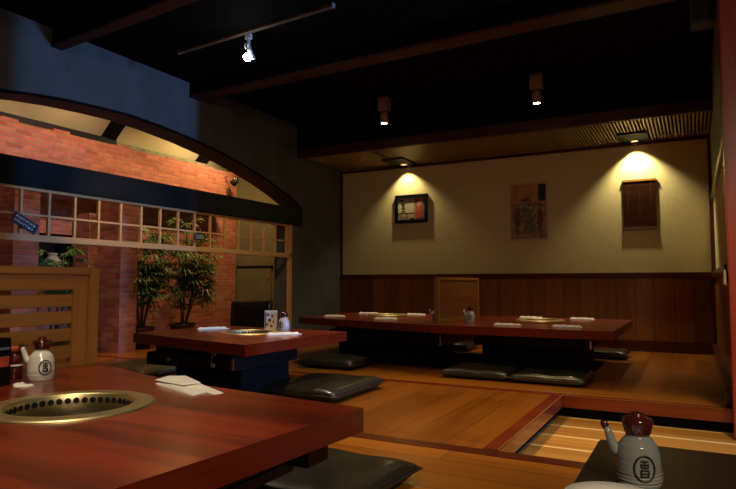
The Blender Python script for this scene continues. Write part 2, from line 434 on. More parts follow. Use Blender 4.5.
# ceiling spotlights (cylinder type)
def can_light():
    t = thing('ceiling_spotlight', 'tan cylinder spotlight on the black ceiling, left of the two, above the framed picture', 'light', (-3.28, 6.53, CEIL), 0, 'cylinder ceiling spotlights')
    obj('canopy', B((-.065, .065, -.055, .055, -.17, 0), bev=.006), M['fixture'], t)
    for s_ in (-1, 1): obj('bracket', B((s_*.058-.004, s_*.058+.004, -.02, .02, -.26, -.17)), M['charcoal'], t)
    bm = bmesh.new(); lathe(bm, [(0, -.19), (.045, -.19), (.05, -.20), (.05, -.315), (.042, -.32), (.042, -.312), (0, -.312)], 28)
    obj('lamp_body', bm, M['fixture'], t)
    bm = bmesh.new(); lathe(bm, [(0, -.316), (.036, -.316), (.036, -.3125)], 24); obj('lens', bm, M['lampon'], t)
    return t
c1 = can_light()
dup(c1, (-1.445, 6.57, CEIL), None, 'tan cylinder spotlight on the black ceiling, right of the two, above the poster and blind')

# track with one bare spotlight
P0, P1 = Vector((-4.34, 4.215, 3.09)), Vector((-2.53, 4.075, 3.09))
tr = thing('light_track', 'pale metal lighting track fixed under the black ceiling between two red beams', 'track', ((P0+P1)/2), math.atan2(P1.y-P0.y, P1.x-P0.x))
L = (P1-P0).length/2
obj('rail', B((-L, L, -.018, -.008, -.012, .025), (-L, L, .008, .018, -.012, .025), (-L, L, -.018, .018, .015, .025)), M['trackm'], tr)
obj('end_cap', B((L, L+.03, -.021, .021, -.016, .025), bev=.003), M['ceramic'], tr)
obj('end_cap', B((-L-.02, -L, -.021, .021, -.016, .025), bev=.003), M['ceramic'], tr)
SP = (-3.45, 4.165, 3.078)
ts = thing('track_spotlight', 'small silver spotlight glowing white, hanging from the ceiling track', 'light', SP)
obj('adapter', B((-.03, .03, -.018, .018, -.05, 0), bev=.003), M['lampgrey'], ts)
bm = bmesh.new(); tube(bm, [(0, 0, -.05), (0, 0, -.10), (.012, -.005, -.14)], .017, 10); tube(bm, [(-.03, 0, -.07), (-.045, 0, -.10), (-.03, 0, -.13)], .006, 6)
obj('arm', bm, M['lampgrey'], ts)
bm = bmesh.new(); lathe(bm, [(0, 0), (.018, 0), (.022, -.02), (.035, -.07), (.042, -.10), (.036, -.10), (.03, -.08)], 24); xform(bm, Matrix.Translation((.012, -.005, -.13)) @ Matrix.Rotation(.25, 4, 'X'))
obj('lamp_shade', bm, M['lampgrey'], ts)
bm = bmesh.new(); bmesh.ops.create_uvsphere(bm, u_segments=20, v_segments=12, radius=.036); xform(bm, Matrix.Translation((.012, -.03, -.225)))
obj('bulb', bm, M['lampcool'], ts, smooth=True)

# speaker and cable, top right
t = thing('ceiling_speaker', 'dark grey box speaker with a cable, high beside the red post at top right', 'speaker', (.11, 5.0, 2.74))
obj('speaker_body', B((-.075, .075, -.09, .09, .0, .36), bev=.01), M['greybox'], t)
obj('grille', B((-.065, .065, -.098, -.09, .02, .34), bev=.002), M['iron'], t)
bm = bmesh.new(); tube(bm, [(-.07, -.095, -.02), (-.02, -.1, .01), (.02, -.1, -.01), (.06, -.1, .005), (.085, -.09, .04)], .006, 6)
obj('cable', bm, M['greybox'], t)
# small cream fitting on the post
bm = bmesh.new(); lathe(bm, [(0, 0), (.016, 0), (.016, .02), (.012, .03), (.007, .10), (0, .105)], 12)
t = thing('hook_fitting', 'small cream cone-shaped fitting on the left face of the red post', 'fitting', (.183, 4.66, .835))
obj('fitting_body', bm, M['cord'], t); obj('mounting_plate', B((.008, .018, -.012, .012, .01, .09)), M['charcoal'], t)
# small hooks on the blue wall
for k, (y, z) in enumerate(((3.47, 2.80), (3.475, 2.765))):
    bm = bmesh.new(); bmesh.ops.create_uvsphere(bm, u_segments=10, v_segments=6, radius=.011)
    tag(obj('wall_hook', bm, M['chrome'], loc=(LX+.008, y, z)), 'tiny shiny hook on the blue-grey wall above the arch, ' + ('upper of the pair' if k == 0 else 'lower of the pair'), 'hook', 'hooks above the arch')

# ------------------------------------------------------------------ lattice transom
tx = LX-.02
t = thing('lattice_transom', 'pale wooden lattice transom hanging under the dark beam in the arch', 'lattice', (tx, 0, 0))
Y0, Y1 = 2.35, 6.985
obj('top_rail', B((-.02, .02, Y0, Y1, 1.64, 1.664)), M['latt'], t)
obj('bottom_rail', B((-.025, .03, Y0, Y1, 1.205, 1.262), bev=.004), M['latt'], t)
obj('middle_rail', B((-.008, .008, Y0, Y1, 1.425, 1.443)), M['latt'], t)
y = 2.59
while y < 6.9:
    obj('upright', B((-.013, .013, y-.011, y+.011, 1.262, 1.64)), M['latt'], t); y += .2525
obj('end_post', B((-.03, .03, 6.945, 6.985, -.0, 1.664)), M['latt'], t)

# hanging signs
def sign(loc, w, h, rot, label, lines):
    t = thing('hanging_sign', label, 'sign', loc)
    mt = Matrix.Rotation(rot, 4, 'X')
    bm = B((-.006, .006, -w/2, w/2, -h/2, h/2), bev=.003); xform(bm, mt); obj('board', bm, M['navy'], t)
    bm = bmesh.new(); random.seed(int(w*1000))
    for r, zc in enumerate(lines):
        yy = -w/2 + .022
        while yy < w/2-.03:
            ln = random.uniform(.008, .017)
            box(bm, .0062, .0075, yy, yy+.004, zc-.010, zc+.010)
            box(bm, .0062, .0075, yy, yy+ln, zc+random.choice((-.009, 0, .007)), zc+.0105*random.choice((-.3, .4, 1)))
            yy += ln+.007
    xform(bm, mt); obj('lettering', bm, M['white'], t)
    bm = bmesh.new(); tube(bm, [(0, 0, h/2*.9), (-.0, .01, h/2+.03), (-.0, 0, h/2+.05)], .003, 6); obj('string', bm, M['cord'], t)
sign((LX+.036, 3.10, 1.352), .235, .092, -.48, 'tilted navy sign with white lettering hung on the lattice, at far left', (.018, -.018))
sign((LX+.03, 5.155, 1.375), .17, .075, 0., 'small dark sign hanging on the lattice in front of the tall palm', (.012, -.014))

# clamp lamp on brick top at corner
t = thing('clamp_lamp', 'small dark clamp lamp at the top corner of the brick wall', 'light', (-6.82, 7.98, 2.62))
bm = bmesh.new(); lathe(bm, [(0, 0), (.03, 0), (.05, -.05), (.065, -.12), (.058, -.12), (.03, -.03)], 18); xform(bm, Matrix.Rotation(.9, 4, 'Y'))
obj('lamp_shade', bm, M['iron'], t)
bm = bmesh.new(); tube(bm, [(0, 0, 0), (-.12, .0, .05), (-.28, 0, .06)], .01, 8); obj('arm', bm, M['chrome'], t)

# ------------------------------------------------------------------ plants
def palm(loc, canes, label, seed, pot=True, dry=.1, blade=.20):
    random.seed(seed)
    t = thing('potted_palm', label, 'plant', loc, 0, 'palms behind the arch')
    bm = bmesh.new(); lathe(bm, [(0, 0), (.13, 0), (.17, .24), (.19, .26), (.18, .28), (.165, .27), (.155, .24), (0, .24)], 24); obj('pot', bm, M['pot'], t)
    bm = bmesh.new(); lathe(bm, [(0, .243), (.15, .243)], 20); obj('soil', bm, M['soil'], t)
    fol = bmesh.new()
    for (dx, dy, h) in canes:
        bm = bmesh.new()
        base = Vector((dx*.15, dy*.15, .24)); tip = Vector((dx, dy, h))
        pts = [base.lerp(tip, s) + Vector((0, 0, 0)) for s in (0, .35, .7, 1)]
        tube(bm, pts, [.013, .012, .010, .007], 8); obj('cane', bm, M['cane'], t)
        nl = int(20 + h*16)
        for k in range(nl):
            s = random.uniform(.40, 1.0)
            p = base.lerp(tip, s)
            az = random.uniform(0, 2*PI); el = random.uniform(-.1, .9)
            d = Vector((math.cos(az)*math.cos(el), math.sin(az)*math.cos(el), math.sin(el)))
            stalk = random.uniform(.10, .22)
            q = p + d*stalk
            side = d.cross(Vector((0, 0, 1))).normalized(); upv = side.cross(d).normalized()
            mi = 1 if random.random() < dry else 0
            # petiole
            a = side*.003
            vs = [fol.verts.new(p-a), fol.verts.new(p+a), fol.verts.new(q+a), fol.verts.new(q-a)]
            fol.faces.new(vs).material_index = mi
            nb = random.randint(6, 9)
            for j in range(nb):
                an = (j/(nb-1)-.5)*2.5
                bd = (d*math.cos(an)+side*math.sin(an)).normalized()
                ln = blade*random.uniform(.75, 1.15)*(1-.25*abs(an)/1.25)
                w = side*math.cos(an) - d*math.sin(an); w = w.normalized()*.013
                m1 = q+bd*ln*.5 - upv*0 + Vector((0, 0, .0)); e = q+bd*ln + Vector((0, 0, -ln*.45))
                m1 = m1 + Vector((0, 0, -ln*.06))
                v = [fol.verts.new(q), fol.verts.new(m1+w), fol.verts.new(e), fol.verts.new(m1-w)]
                fc = fol.faces.new(v); fc.material_index = mi
    me = bpy.data.meshes.new('foliage'); fol.to_mesh(me); fol.free(); me.materials.append(M['leaf']); me.materials.append(M['leaf_dry'])
    o = bpy.data.objects.new('foliage', me); C.objects.link(o); o.parent = t
    return t
palm((-6.45, 6.42, 0), [(.0, .05, 1.72), (.1, .25, 1.45), (-.1, .45, 1.2), (.05, -.15, 1.3), (.1, .15, 1.0), (0, .3, .8)], 'tall leafy palm in front of the orange brick, behind the middle table', 11, dry=.12, blade=.25)
palm((-6.40, 5.62, 0), [(.0, .12, 1.55), (-.05, -.08, 1.25), (.1, .18, .95), (0, -.1, .75), (-.1, .35, 1.1), (.05, .0, 1.3)], 'leafy dark palm just right of the purple-lit brick pier', 5, dry=.05, blade=.23)
palm((-6.42, 3.12, 0), [(.0, .12, 1.5), (-.05, .2, 1.2), (.1, .0, 1.4), (0, .1, .9)], 'yellow-green palm at far left behind the slatted partition', 9, dry=.45)
palm((-6.62, 4.55, 0), [(.0, .1, 1.2), (-.05, -.1, 1.0), (.05, .15, .85)], 'low dark palm between the two brick piers', 15, dry=.05)

# ------------------------------------------------------------------ tables
def ring_quad(bm, corners, c, r, z0, z1, n=72):
    """slab with polygon outline `corners` and a round hole at c"""
    cs = [Vector(p) for p in corners]; cc = Vector(c)
    angs = [2*PI*i/n for i in range(n)] + [math.atan2(p.y-cc.y, p.x-cc.x) % (2*PI) for p in cs]
    angs = sorted(set(round(a, 6) for a in angs))
    out = []
    for a in angs:
        d = Vector((math.cos(a), math.sin(a))); best = None
        for i in range(len(cs)):
            p, q = cs[i], cs[(i+1) % len(cs)]; e = q-p
            den = d.x*e.y-d.y*e.x
            if abs(den) < 1e-9: continue
            w = p-cc; tt = (w.x*e.y-w.y*e.x)/den; ss = (w.x*d.y-w.y*d.x)/den
            if tt > 0 and -1e-5 <= ss <= 1+1e-5 and (best is None or tt < best): best = tt
        out.append((cc.x+d.x*best, cc.y+d.y*best))
    inn = [(cc.x+r*math.cos(a), cc.y+r*math.sin(a)) for a in angs]
    V = {}
    for nm, L_, z in (('ot', out, z1), ('ob', out, z0), ('it', inn, z1), ('ib', inn, z0)):
        V[nm] = [bm.verts.new((p[0], p[1], z)) for p in L_]
    N = len(angs)
    for i in range(N):
        j = (i+1) % N
        bm.faces.new((V['ot'][i], V['ot'][j], V['it'][j], V['it'][i])).material_index = 0
        bm.faces.new((V['ob'][i], V['ib'][i], V['ib'][j], V['ob'][j])).material_index = 1
        bm.faces.new((V['ot'][i], V['ob'][i], V['ob'][j], V['ot'][j])).material_index = 1
        bm.faces.new((V['it'][i], V['it'][j], V['ib'][j], V['ib'][i])).material_index = 1
TH = .45
def bbq_table(corners, gc, label, base, ped, raised=.0, detail=True, hr=.192, fl=.05):
    cx = sum(p[0] for p in corners)/len(corners); cy = sum(p[1] for p in corners)/len(corners)
    t = thing('barbecue_table', label, 'table', (cx, cy, 0), 0, 'red barbecue tables')
    loc = [(p[0]-cx, p[1]-cy) for p in corners]; g = (gc[0]-cx, gc[1]-cy)
    bm = bmesh.new(); ring_quad(bm, loc, g, hr, TH-.035, TH); obj('tabletop', bm, [M['table'], M['table_edge']], t)
    # thick edge band under the top
    bm = bmesh.new()
    q = [Vector(p) for p in loc]; inn = [Vector((p[0]*.95, p[1]*.95)) for p in loc]
    for i in range(len(q)):
        j = (i+1) % len(q)
        A = [q[i], q[j], inn[j], inn[i]]
        poly_extrude(bm, [tuple(v) for v in A], 'z', TH-.075, TH-.035)
    obj('apron', bm, M['table_edge'], t)
    # brass ring
    R = hr+fl
    bm = bmesh.new()
    z = TH+raised
    lathe(bm, [(hr-.004, TH-.09), (hr-.004, z+.001), (hr, z+.006), (hr+.006, z+.007), (R-.01, z+.006), (R, z+.001), (R, TH+.0005), (hr-.001, TH+.0005), (hr-.001, TH-.09)], 72, (g[0], g[1], 0), closed=True)
    ring = obj('brass_ring', bm, M['brass'], t)
    bm = bmesh.new(); n = 44
    for i in range(n):
        a = 2*PI*i/n
        m = Matrix.Translation((g[0]+math.cos(a)*(hr-.006), g[1]+math.sin(a)*(hr-.006), z-.018)) @ Matrix.Rotation(a, 4, 'Z') @ Matrix.Rotation(PI/2, 4, 'Y')
        bmesh.ops.create_cone(bm, cap_ends=True, segments=12, radius1=.0105, radius2=.0105, depth=.004, matrix=m)
    obj('air_holes', bm, M['iron'], ring)
    bm = bmesh.new(); lathe(bm, [(0, TH-.115), (hr-.03, TH-.115), (hr-.008, TH-.105), (hr-.006, TH-.085), (hr-.005, TH-.085), (hr-.005, TH-.122), (0, TH-.122)], 48, (g[0], g[1], 0))
    obj('burner_bowl', bm, M['iron'], t)
    bm = bmesh.new()
    if detail:
        for k in range(-7, 8):
            yy = k*.022; w = math.sqrt(max(0, (hr-.02)**2-yy*yy))
            box(bm, g[0]-w, g[0]+w, g[1]+yy-.003, g[1]+yy+.003, TH-.082, TH-.076)
    lathe(bm, [(hr-.022, TH-.084), (hr-.022, TH-.074), (hr-.012, TH-.074), (hr-.012, TH-.084)], 48, (g[0], g[1], 0), closed=True)
    obj('grate', bm, M['iron'], t)
    # gas unit below the top, and pedestal into the foot well
    x0, x1, y0, y1, z0 = base
    x0 -= cx; x1 -= cx; y0 -= cy; y1 -= cy
    bm = bmesh.new(); box(bm, x0, x1, y0, y1, z0, TH-.125, bev=.008)
    for k in range(5):
        zz = z0+.03+k*.022
        box(bm, x1, x1+.006, y0+.08, y1-.08, zz, zz+.008)
    box(bm, x0+.05, x1-.05, y0+.05, y1-.05, TH-.125, TH-.076)
    gu = obj('gas_unit', bm, M['steelblack'], t)
    obj('edge_strip', B((x1-.012, x1+.004, y0-.004, y0+.006, z0+.01, TH-.13)), M['chrome'], gu)
    if detail:
        obj('control_label', B((x1-.20, x1-.155, y0-.004, y0, z0+.10, z0+.15), (x1-.20, x1-.165, y0-.004, y0, z0+.02, z0+.045), (x1-.198, x1-.192, y0-.004, y0, z0+.03, z0+.13)), M['ceramic'], gu)
        bm = bmesh.new(); tube(bm, [(x0+.25, y0-.02, z0+.05), (x0+.25, y0, z0+.05)], .018, 14); obj('valve_knob', bm, M['chrome'], gu)
    px0, px1, py0, py1 = ped
    obj('pedestal', B((px0-cx, px1-cx, py0-cy, py1-cy, -.44, z0), bev=.006), M['charcoal'], t)
    return t
# near table, lower left
bbq_table([(-2.61, .62), (-1.02, .62), (-.947, 1.734), (-1.85, 1.83), (-2.25, 1.94), (-2.61, 2.06)], (-1.81, 1.315),
          'large red barbecue table nearest the camera at lower left, with a brass grill ring', (-2.25, -1.16, .85, 1.66, .24), (-2.05, -1.36, .95, 1.5), hr=.198, fl=.064)
hk = bmesh.new(); tube(hk, [(0, 0, .01), (0, 0, -.015), (.008, .004, -.025), (0, .006, -.038)], .0035, 6)
nt_ = [o for o in C.objects if o.name == 'barbecue_table'][0]
obj('control_box', B((-1.21-nt_.location.x, -1.07-nt_.location.x, 1.60-nt_.location.y, 1.72-nt_.location.y, .275, .376), bev=.004), M['steelblack'], nt_)
obj('hook', hk, M['iron'], nt_, loc=(-1.03-nt_.location.x, 1.37-nt_.location.y, TH-.078))
# middle table
bbq_table([(-3.97, 3.42), (-2.57, 3.105), (-2.54, 4.36), (-3.97, 4.42)], (-3.20, 3.92),
          'red barbecue table in the middle distance in front of the palms', (-3.72, -2.86, 3.33, 4.12, .23), (-3.5, -2.86, 3.42, 4.0), hr=.195)
# back left and back right
bbq_table([(-4.10, 5.92), (-2.25, 5.42), (-2.25, 7.20), (-4.10, 7.20)], (-3.33, 6.70),
          'dark red barbecue table by the back wall, left of the small wooden partition', (-3.70, -2.34, 5.95, 6.95, .19), (-3.6, -2.5, 6.0, 6.8), raised=.012, detail=False)
bbq_table([(-2.24, 5.42), (-.60, 5.40), (-.60, 7.20), (-2.24, 7.20)], (-1.40, 6.33),
          'dark red barbecue table by the back wall, right of the small wooden partition', (-1.95, -.84, 5.85, 6.75, .24), (-1.88, -.92, 5.9, 6.6), raised=.022, detail=False)

# foreground dark table (right)
t = thing('dining_table', 'dark brown table in the lower right corner under the grey bottle', 'table', (.47, 1.08, 0))
obj('tabletop', B((-.697, .70, -.60, .60, TH-.045, TH), bev=.004), M['walnut'], t)
obj('apron', B((-.62, .62, -.53, .53, TH-.12, TH-.045)), M['walnut'], t)
obj('pedestal', B((-.35, .35, -.25, .25, .03, TH-.12), bev=.01), M['charcoal'], t)
obj('base_plate', B((-.45, .45, -.35, .35, 0, .03), bev=.01), M['charcoal'], t)

# ------------------------------------------------------------------ partitions standing on the tables
def near_partition():
    t = thing('slatted_partition', 'honey-brown slatted wooden partition standing on the near table at far left', 'partition', (-2.645, 0, TH))
    ya, yb = .80, 2.035
    H = .475
    obj('end_post', B((-.035, .035, yb-.055, yb, 0, H), bev=.004), M['honey_v'], t)
    obj('end_post', B((-.035, .035, ya, ya+.055, 0, H), bev=.004), M['honey_v'], t)
    obj('inner_stile', B((-.02, .02, yb-.135, yb-.055, 0, H-.03), bev=.003), M['honey_v'], t)
    obj('top_rail', B((-.035, .035, ya+.055, yb-.055, H-.035, H), (-.025, .025, ya+.055, yb-.135, H-.108, H-.035), bev=.003), M['honey'], t)
    for k in range(5):
        z1 = H-.128 - k*.081
        obj('slat', B((-.016, .016, ya+.055, yb-.135, max(z1-.060, .0), z1), bev=.003), M['honey'], t)
    return t
near_partition()
t = thing('wood_partition', 'small plain wooden partition standing between the two back tables', 'partition', (-2.245, 6.25, TH))
obj('panel', B((-.012, .012, -.60, .60, .04, .43)), M['honey_shaded'], t)
obj('end_post', B((-.022, .022, -.645, -.60, 0, .46), bev=.003), M['honey_v'], t)
obj('end_post', B((-.022, .022, .60, .645, 0, .46), bev=.003), M['honey_v'], t)
obj('top_rail', B((-.022, .022, -.60, .60, .43, .46), bev=.003), M['honey'], t)
obj('bottom_rail', B((-.022, .022, -.60, .60, 0, .04), bev=.003), M['honey'], t)

# ------------------------------------------------------------------ cushions
def cushion_mesh(w, d, h, n=28):
    bm = bmesh.new(); grid = {}
    for s in (1, -1):
        for i in range(n+1):
            for j in range(n+1):
                u = -1+2*i/n; v = -1+2*j/n
                edge = i in (0, n) or j in (0, n)
                if s == -1 and edge: grid[s, i, j] = grid[1, i, j]; continue
                k = ((1-abs(u)**7)*(1-abs(v)**7))**.42
                px = u*w/2*(1-.035*(1-v*v)*abs(u)) ; py = v*d/2*(1-.035*(1-u*u)*abs(v))
                rise = .5*h + s*.5*h*k*(1 if s > 0 else .96)
                if s > 0: rise += .004*math.sin(7*u+3*v)*k
                grid[s, i, j] = bm.verts.new((px, py, rise))
    for s in (1, -1):
        for i in range(n):
            for j in range(n):
                q = [grid[s, i, j], grid[s, i+1, j], grid[s, i+1, j+1], grid[s, i, j+1]]
                f = bm.faces.new(q if s > 0 else q[::-1]); f.smooth = True
    return bm
def piping_mesh(w, d, h):
    bm = bmesh.new(); pts = []
    N = 16
    for (u0, v0, u1, v1) in ((-1, -1, 1, -1), (1, -1, 1, 1), (1, 1, -1, 1), (-1, 1, -1, -1)):
        for k in range(N):
            s = k/N; u = u0+(u1-u0)*s; v = v0+(v1-v0)*s
            pts.append((u*w/2*(1-.035*(1-v*v)*abs(u))*1.0, v*d/2*(1-.035*(1-u*u)*abs(v))*1.0, .5*h))
    pts.append(pts[0]); tube(bm, pts, .0055, 6, cap=False); return bm
GC = 'black leather floor cushions'
c0 = thing('floor_cushion', 'black leather floor cushion on the bare planks, right side of the middle table', 'cushion', (-2.56, 4.05, .003), 0.02, GC)
obj('cover', cushion_mesh(.66, .82, .10), M['leather'], c0); obj('piping', piping_mesh(.66, .82, .10), M['leather'], c0)
for x, y, rz, lab in (
        (-3.27, 5.52, .03, 'black leather floor cushion in front of the back left table, behind the middle table'),
        (-1.74, 5.46, .02, 'left of the two black cushions touching in front of the back right table'),
        (-1.10, 5.46, -.02, 'right of the two black cushions touching in front of the back right table'),
        (-.93, 7.48, 0, 'dark cushion behind the right end of the back right table'),
        (-2.75, 7.48, 0, 'small-looking dark cushion by the back wall, seen under the table near the small partition'),
        (-1.45, 2.17, -.03, 'large black floor cushion in the foreground, behind the near table corner'),
        (-4.62, 4.16, .05, 'olive-brown floor cushion left of the middle table, beyond the near table')):
    d_ = dup(c0, (x, y, .003), rz, lab)
    if 'olive' in lab:
        for ch in d_.children:
            ch.data = ch.data.copy(); ch.data.materials[0] = M['leather_brown']
    if 'touching' in lab:
        d_.scale = (.95, .70, .85)
    if 'back wall' in lab or 'right end' in lab: d_.scale = (.78, .58, .9)
    if 'foreground' in lab: d_.scale = (1.14, .78, .9)

# legless floor chair behind middle table
t = thing('floor_chair', 'black leather legless floor chair with a straight back, behind the middle table', 'chair', (-4.35, 5.22, 0), .15)
bm = cushion_mesh(.52, .50, .12); xform(bm, Matrix.Translation((0, -.05, .02))); obj('seat', bm, M['leather'], t)
bm = cushion_mesh(.54, .60, .09); xform(bm, Matrix.Translation((0, .20, .36)) @ Matrix.Rotation(PI/2-.10, 4, 'X')); obj('backrest', bm, M['leather'], t)
obj('base_board', B((-.25, .25, -.28, .25, 0, .02)), M['charcoal'], t)

# ------------------------------------------------------------------ napkins
def towel_mesh(w, d, h, seed, n=24, m=10, taper=.3):
    random.seed(seed); bm = bmesh.new(); g = []
    ph = [random.uniform(0, 6) for _ in range(4)]
    for i in range(n+1):
        row = []
        u = -1+2*i/n
        half = d/2*(1-taper*max(0, abs(u)-.6)/.4) * (1+.08*math.sin(5*u+ph[0]))
        for j in range(m+1):
            v = -1+2*j/m
            k = (1-abs(v)**3)**.6*(1-abs(u)**10)**.5
            z = h*(k*(.75+.18*math.sin(6*v+4*u+ph[1])+.14*math.sin(11*u+ph[2]+3*v)))+.001
            row.append(bm.verts.new((u*w/2, v*half+.01*math.sin(3*u+ph[3]), max(z, .001))))
        g.append(row)
    for i in range(n):
        for j in range(m):
            f = bm.faces.new((g[i][j], g[i+1][j], g[i+1][j+1], g[i][j+1])); f.smooth = True
    b0 = [bm.verts.new((v.co.x, v.co.y, 0)) for v in ([r[0] for r in g]+[r[-1] for r in g[::-1]])]
    bnd = [r[0] for r in g]+[r[-1] for r in g[::-1]]
    N = len(bnd)
    for i in range(N):
        j = (i+1) % N
        bm.faces.new((bnd[i], b0[i], b0[j], bnd[j]))
    bm.faces.new(b0)
    return bm
# large folded packet on the near table
NP = [(-.161, -.021), (-.173, .058), (-.102, .088), (.069, .01), (.224, -.053), (.213, -.093), (.156, -.078), (.161, -.143), (.046, -.101), (-.091, -.05)]
def sheet(pts, hs, z0=.0):
    bm = bmesh.new(); n = len(pts)
    cx = sum(p[0] for p in pts)/n; cy = sum(p[1] for p in pts)/n
    rings = []
    for s_, dz in ((1, 0), (.93, .9), (.6, 1.), (.3, .8)):
        rings.append([bm.verts.new((cx+(p[0]-cx)*s_, cy+(p[1]-cy)*s_, z0 + (.0008 if dz == 0 else hs[i]*dz))) for i, p in enumerate(pts)])
    c_ = bm.verts.new((cx, cy, z0+.010)); b_ = bm.verts.new((cx, cy, z0))
    for a, b in zip(rings, rings[1:]):
        for i in range(n): bm.faces.new((a[i], a[(i+1) % n], b[(i+1) % n], b[i]))
    for i in range(n):
        bm.faces.new((rings[-1][i], rings[-1][(i+1) % n], c_)); bm.faces.new((rings[0][(i+1) % n], rings[0][i], b_))
    return bm
tt = thing('folded_napkin', 'white folded napkin packet on the near table, right of its grill', 'napkin', (-1.74, 1.77, TH))
obj('towel', sheet(NP, [.006, .014, .017, .012, .005, .004, .009, .007, .012, .010]), M['white'], tt)
obj('folded_flap', sheet([NP[0], NP[1], NP[2], (NP[3][0]*.8, NP[3][1]*.8), (NP[8][0]*.6, NP[8][1]*.6)], [.004, .008, .010, .006, .005], .014), M['white'], tt)
# rolled towel + chopstick sleeve sets
bm = bmesh.new()
r0 = towel_mesh(.26, .045, .020, 21, 24, 8, .15)
roll = thing('rolled_towel', 'white rolled towel on the middle table, left of its grill', 'napkin', (-3.70, 4.03, TH), 1.05, 'rolled towels on the tables')
obj('towel', r0, M['white'], roll)
bm = bmesh.new(); box(bm, -.13, .14, -.040, -.018, 0, .006, bev=.002); obj('chopstick_sleeve', bm, M['white'], roll)
def tw(px, py, rz, lab): dup(roll, (px, py, TH), rz, lab)
tw(-2.82, 3.86, .90, 'white rolled towel on the middle table, right of its grill')
tw(-3.80, 6.24, .25, 'white rolled towel on the back left table, at its left front corner')
tw(-3.76, 7.02, .28, 'white rolled towel on the back left table, behind the grill to its left')
tw(-3.03, 6.06, .25, 'white rolled towel on the back left table, front right of its grill')
tw(-3.08, 7.02, .05, 'white rolled towel on the back left table, behind the grill to its right')
tw(-1.57, 5.72, .05, 'white rolled towel on the back right table, front left of its grill')
tw(-1.66, 7.04, .05, 'white rolled towel on the back right table, back left of its grill')
tw(-1.03, 5.74, .0, 'white rolled towel on the back right table, front right of its grill')
tw(-1.10, 7.04, .0, 'white rolled towel on the back right table, back right of its grill')

# ------------------------------------------------------------------ soy sauce bottles
BP = [(0, 0), (.044, 0), (.048, .006), (.0505, .02), (.050, .05), (.048, .075), (.042, .095), (.033, .108), (.0265, .114), (.0255, .122)]
def rad(z):
    for (r0_, z0_), (r1_, z1_) in zip(BP[1:], BP[2:]):
        if z0_ <= z <= z1_: return r0_+(r1_-r0_)*(z-z0_)/(z1_-z0_+1e-9)
    return .03
def bottle(loc, scale, ang_spout, ang_mark, label, body='ceramic', group='soy sauce bottles'):
    t = thing('soy_sauce_bottle', label, 'bottle', loc, 0, group)
    bm = bmesh.new()
    pf = []
    for k in range(len(BP)-1):
        (r0_, z0_), (r1_, z1_) = BP[k], BP[k+1]
        if r0_ == 0: pf.append((0, 0)); continue
        for s in range(5):
            z = z0_+(z1_-z0_)*s/5; r = r0_+(r1_-r0_)*s/5
            if .012 < z < .10: r += .0009*math.sin(z*2*PI/.0085)
            pf.append((r, z))
    pf.append(BP[-1]); pf.append((0, .122)); lathe(bm, pf, 40)
    bo = obj('body', bm, M[body], t)
    # dark lines round the foot
    bm = bmesh.new()
    for z in (.012, .020, .028, .036): lathe(bm, [(rad(z)+.0008, z), (rad(z)+.0016, z+.001), (rad(z)+.0008, z+.002)], 40)
    obj('throwing_lines', bm, M['stone'], bo)
    bm = bmesh.new()
    lathe(bm, [(0, .119), (.027, .119), (.0295, .124), (.0345, .145), (.0345, .152), (.031, .157), (.020, .159), (.016, .162), (.017, .167), (.012, .1705), (0, .171)], 36)
    obj('lid', bm, M['glaze'], t)
    # spout
    ca, sa = math.cos(ang_spout), math.sin(ang_spout)
    bm = bmesh.new()
    P = [(.034, .068), (.050, .080), (.058, .098), (.063, .116), (.070, .134)]
    tube(bm, [(r*ca, r*sa, z) for r, z in P], [.015, .0125, .0105, .009, .0075], 14)
    sp = obj('spout', bm, M[body], t)
    bm = bmesh.new(); tube(bm, [(.0695*ca, .0695*sa, .131), (.074*ca, .074*sa, .140), (.079*ca, .079*sa, .143)], [.0088, .0088, .006], 12); obj('spout_tip', bm, M['glaze'], sp)
    # round emblem with brush strokes, wrapped on the body
    def on(u, v):
        z = .052+v; r = rad(z)+.0016; a = ang_mark+u/.05
        return (r*math.cos(a), r*math.sin(a), z)
    bm = bmesh.new()
    pts = [on(.022*math.cos(k*2*PI/32), .028*math.sin(k*2*PI/32)) for k in range(33)]
    tube(bm, pts, .0023, 6, cap=False)
    for st in (((-.008, .017), (.008, .017)), ((-.009, .010), (.009, .010)), ((0, .020), (0, .003)), ((-.007, .003), (.007, .003)),
               ((-.008, -.003), (-.008, -.016)), ((-.008, -.003), (.008, -.003)), ((.008, -.003), (.008, -.016)), ((-.008, -.010), (.008, -.010)),
               ((-.008, -.016), (.008, -.016)), ((-.007, .010), (-.007, .003)), ((.007, .010), (.007, .003))):
        (a0, b0_), (a1, b1_) = st
        tube(bm, [on(a0+(a1-a0)*s/4, b0_+(b1_-b0_)*s/4) for s in range(5)], .0021, 5)
    obj('emblem', bm, M['ink'], bo)
    t.scale = (scale,)*3
    return t
bottle((-.108, 1.335, TH), .845, PI*1.05, -PI/2+.35, 'grey ceramic soy sauce bottle with brown lid on the dark table at lower right')
bottle((-2.40, 1.60, TH), 1.04, PI+.9, -.30, 'white ceramic soy sauce bottle with red-brown lid on the near table by the slatted partition', 'ceramic_w')
bottle((-3.06, 4.20, TH), .95, PI*.8, -1.6, 'white ceramic soy sauce bottle at the back of the middle table, beside a printed card', 'ceramic_w')
bottle((-2.42, 6.02, TH), .95, PI+.4, -1.4, 'small white soy sauce bottle on the back left table against the small partition', 'ceramic_w')
bottle((-2.05, 6.05, TH), .95, PI+.4, -1.4, 'small white soy sauce bottle on the back right table in front of the small partition', 'ceramic_w')

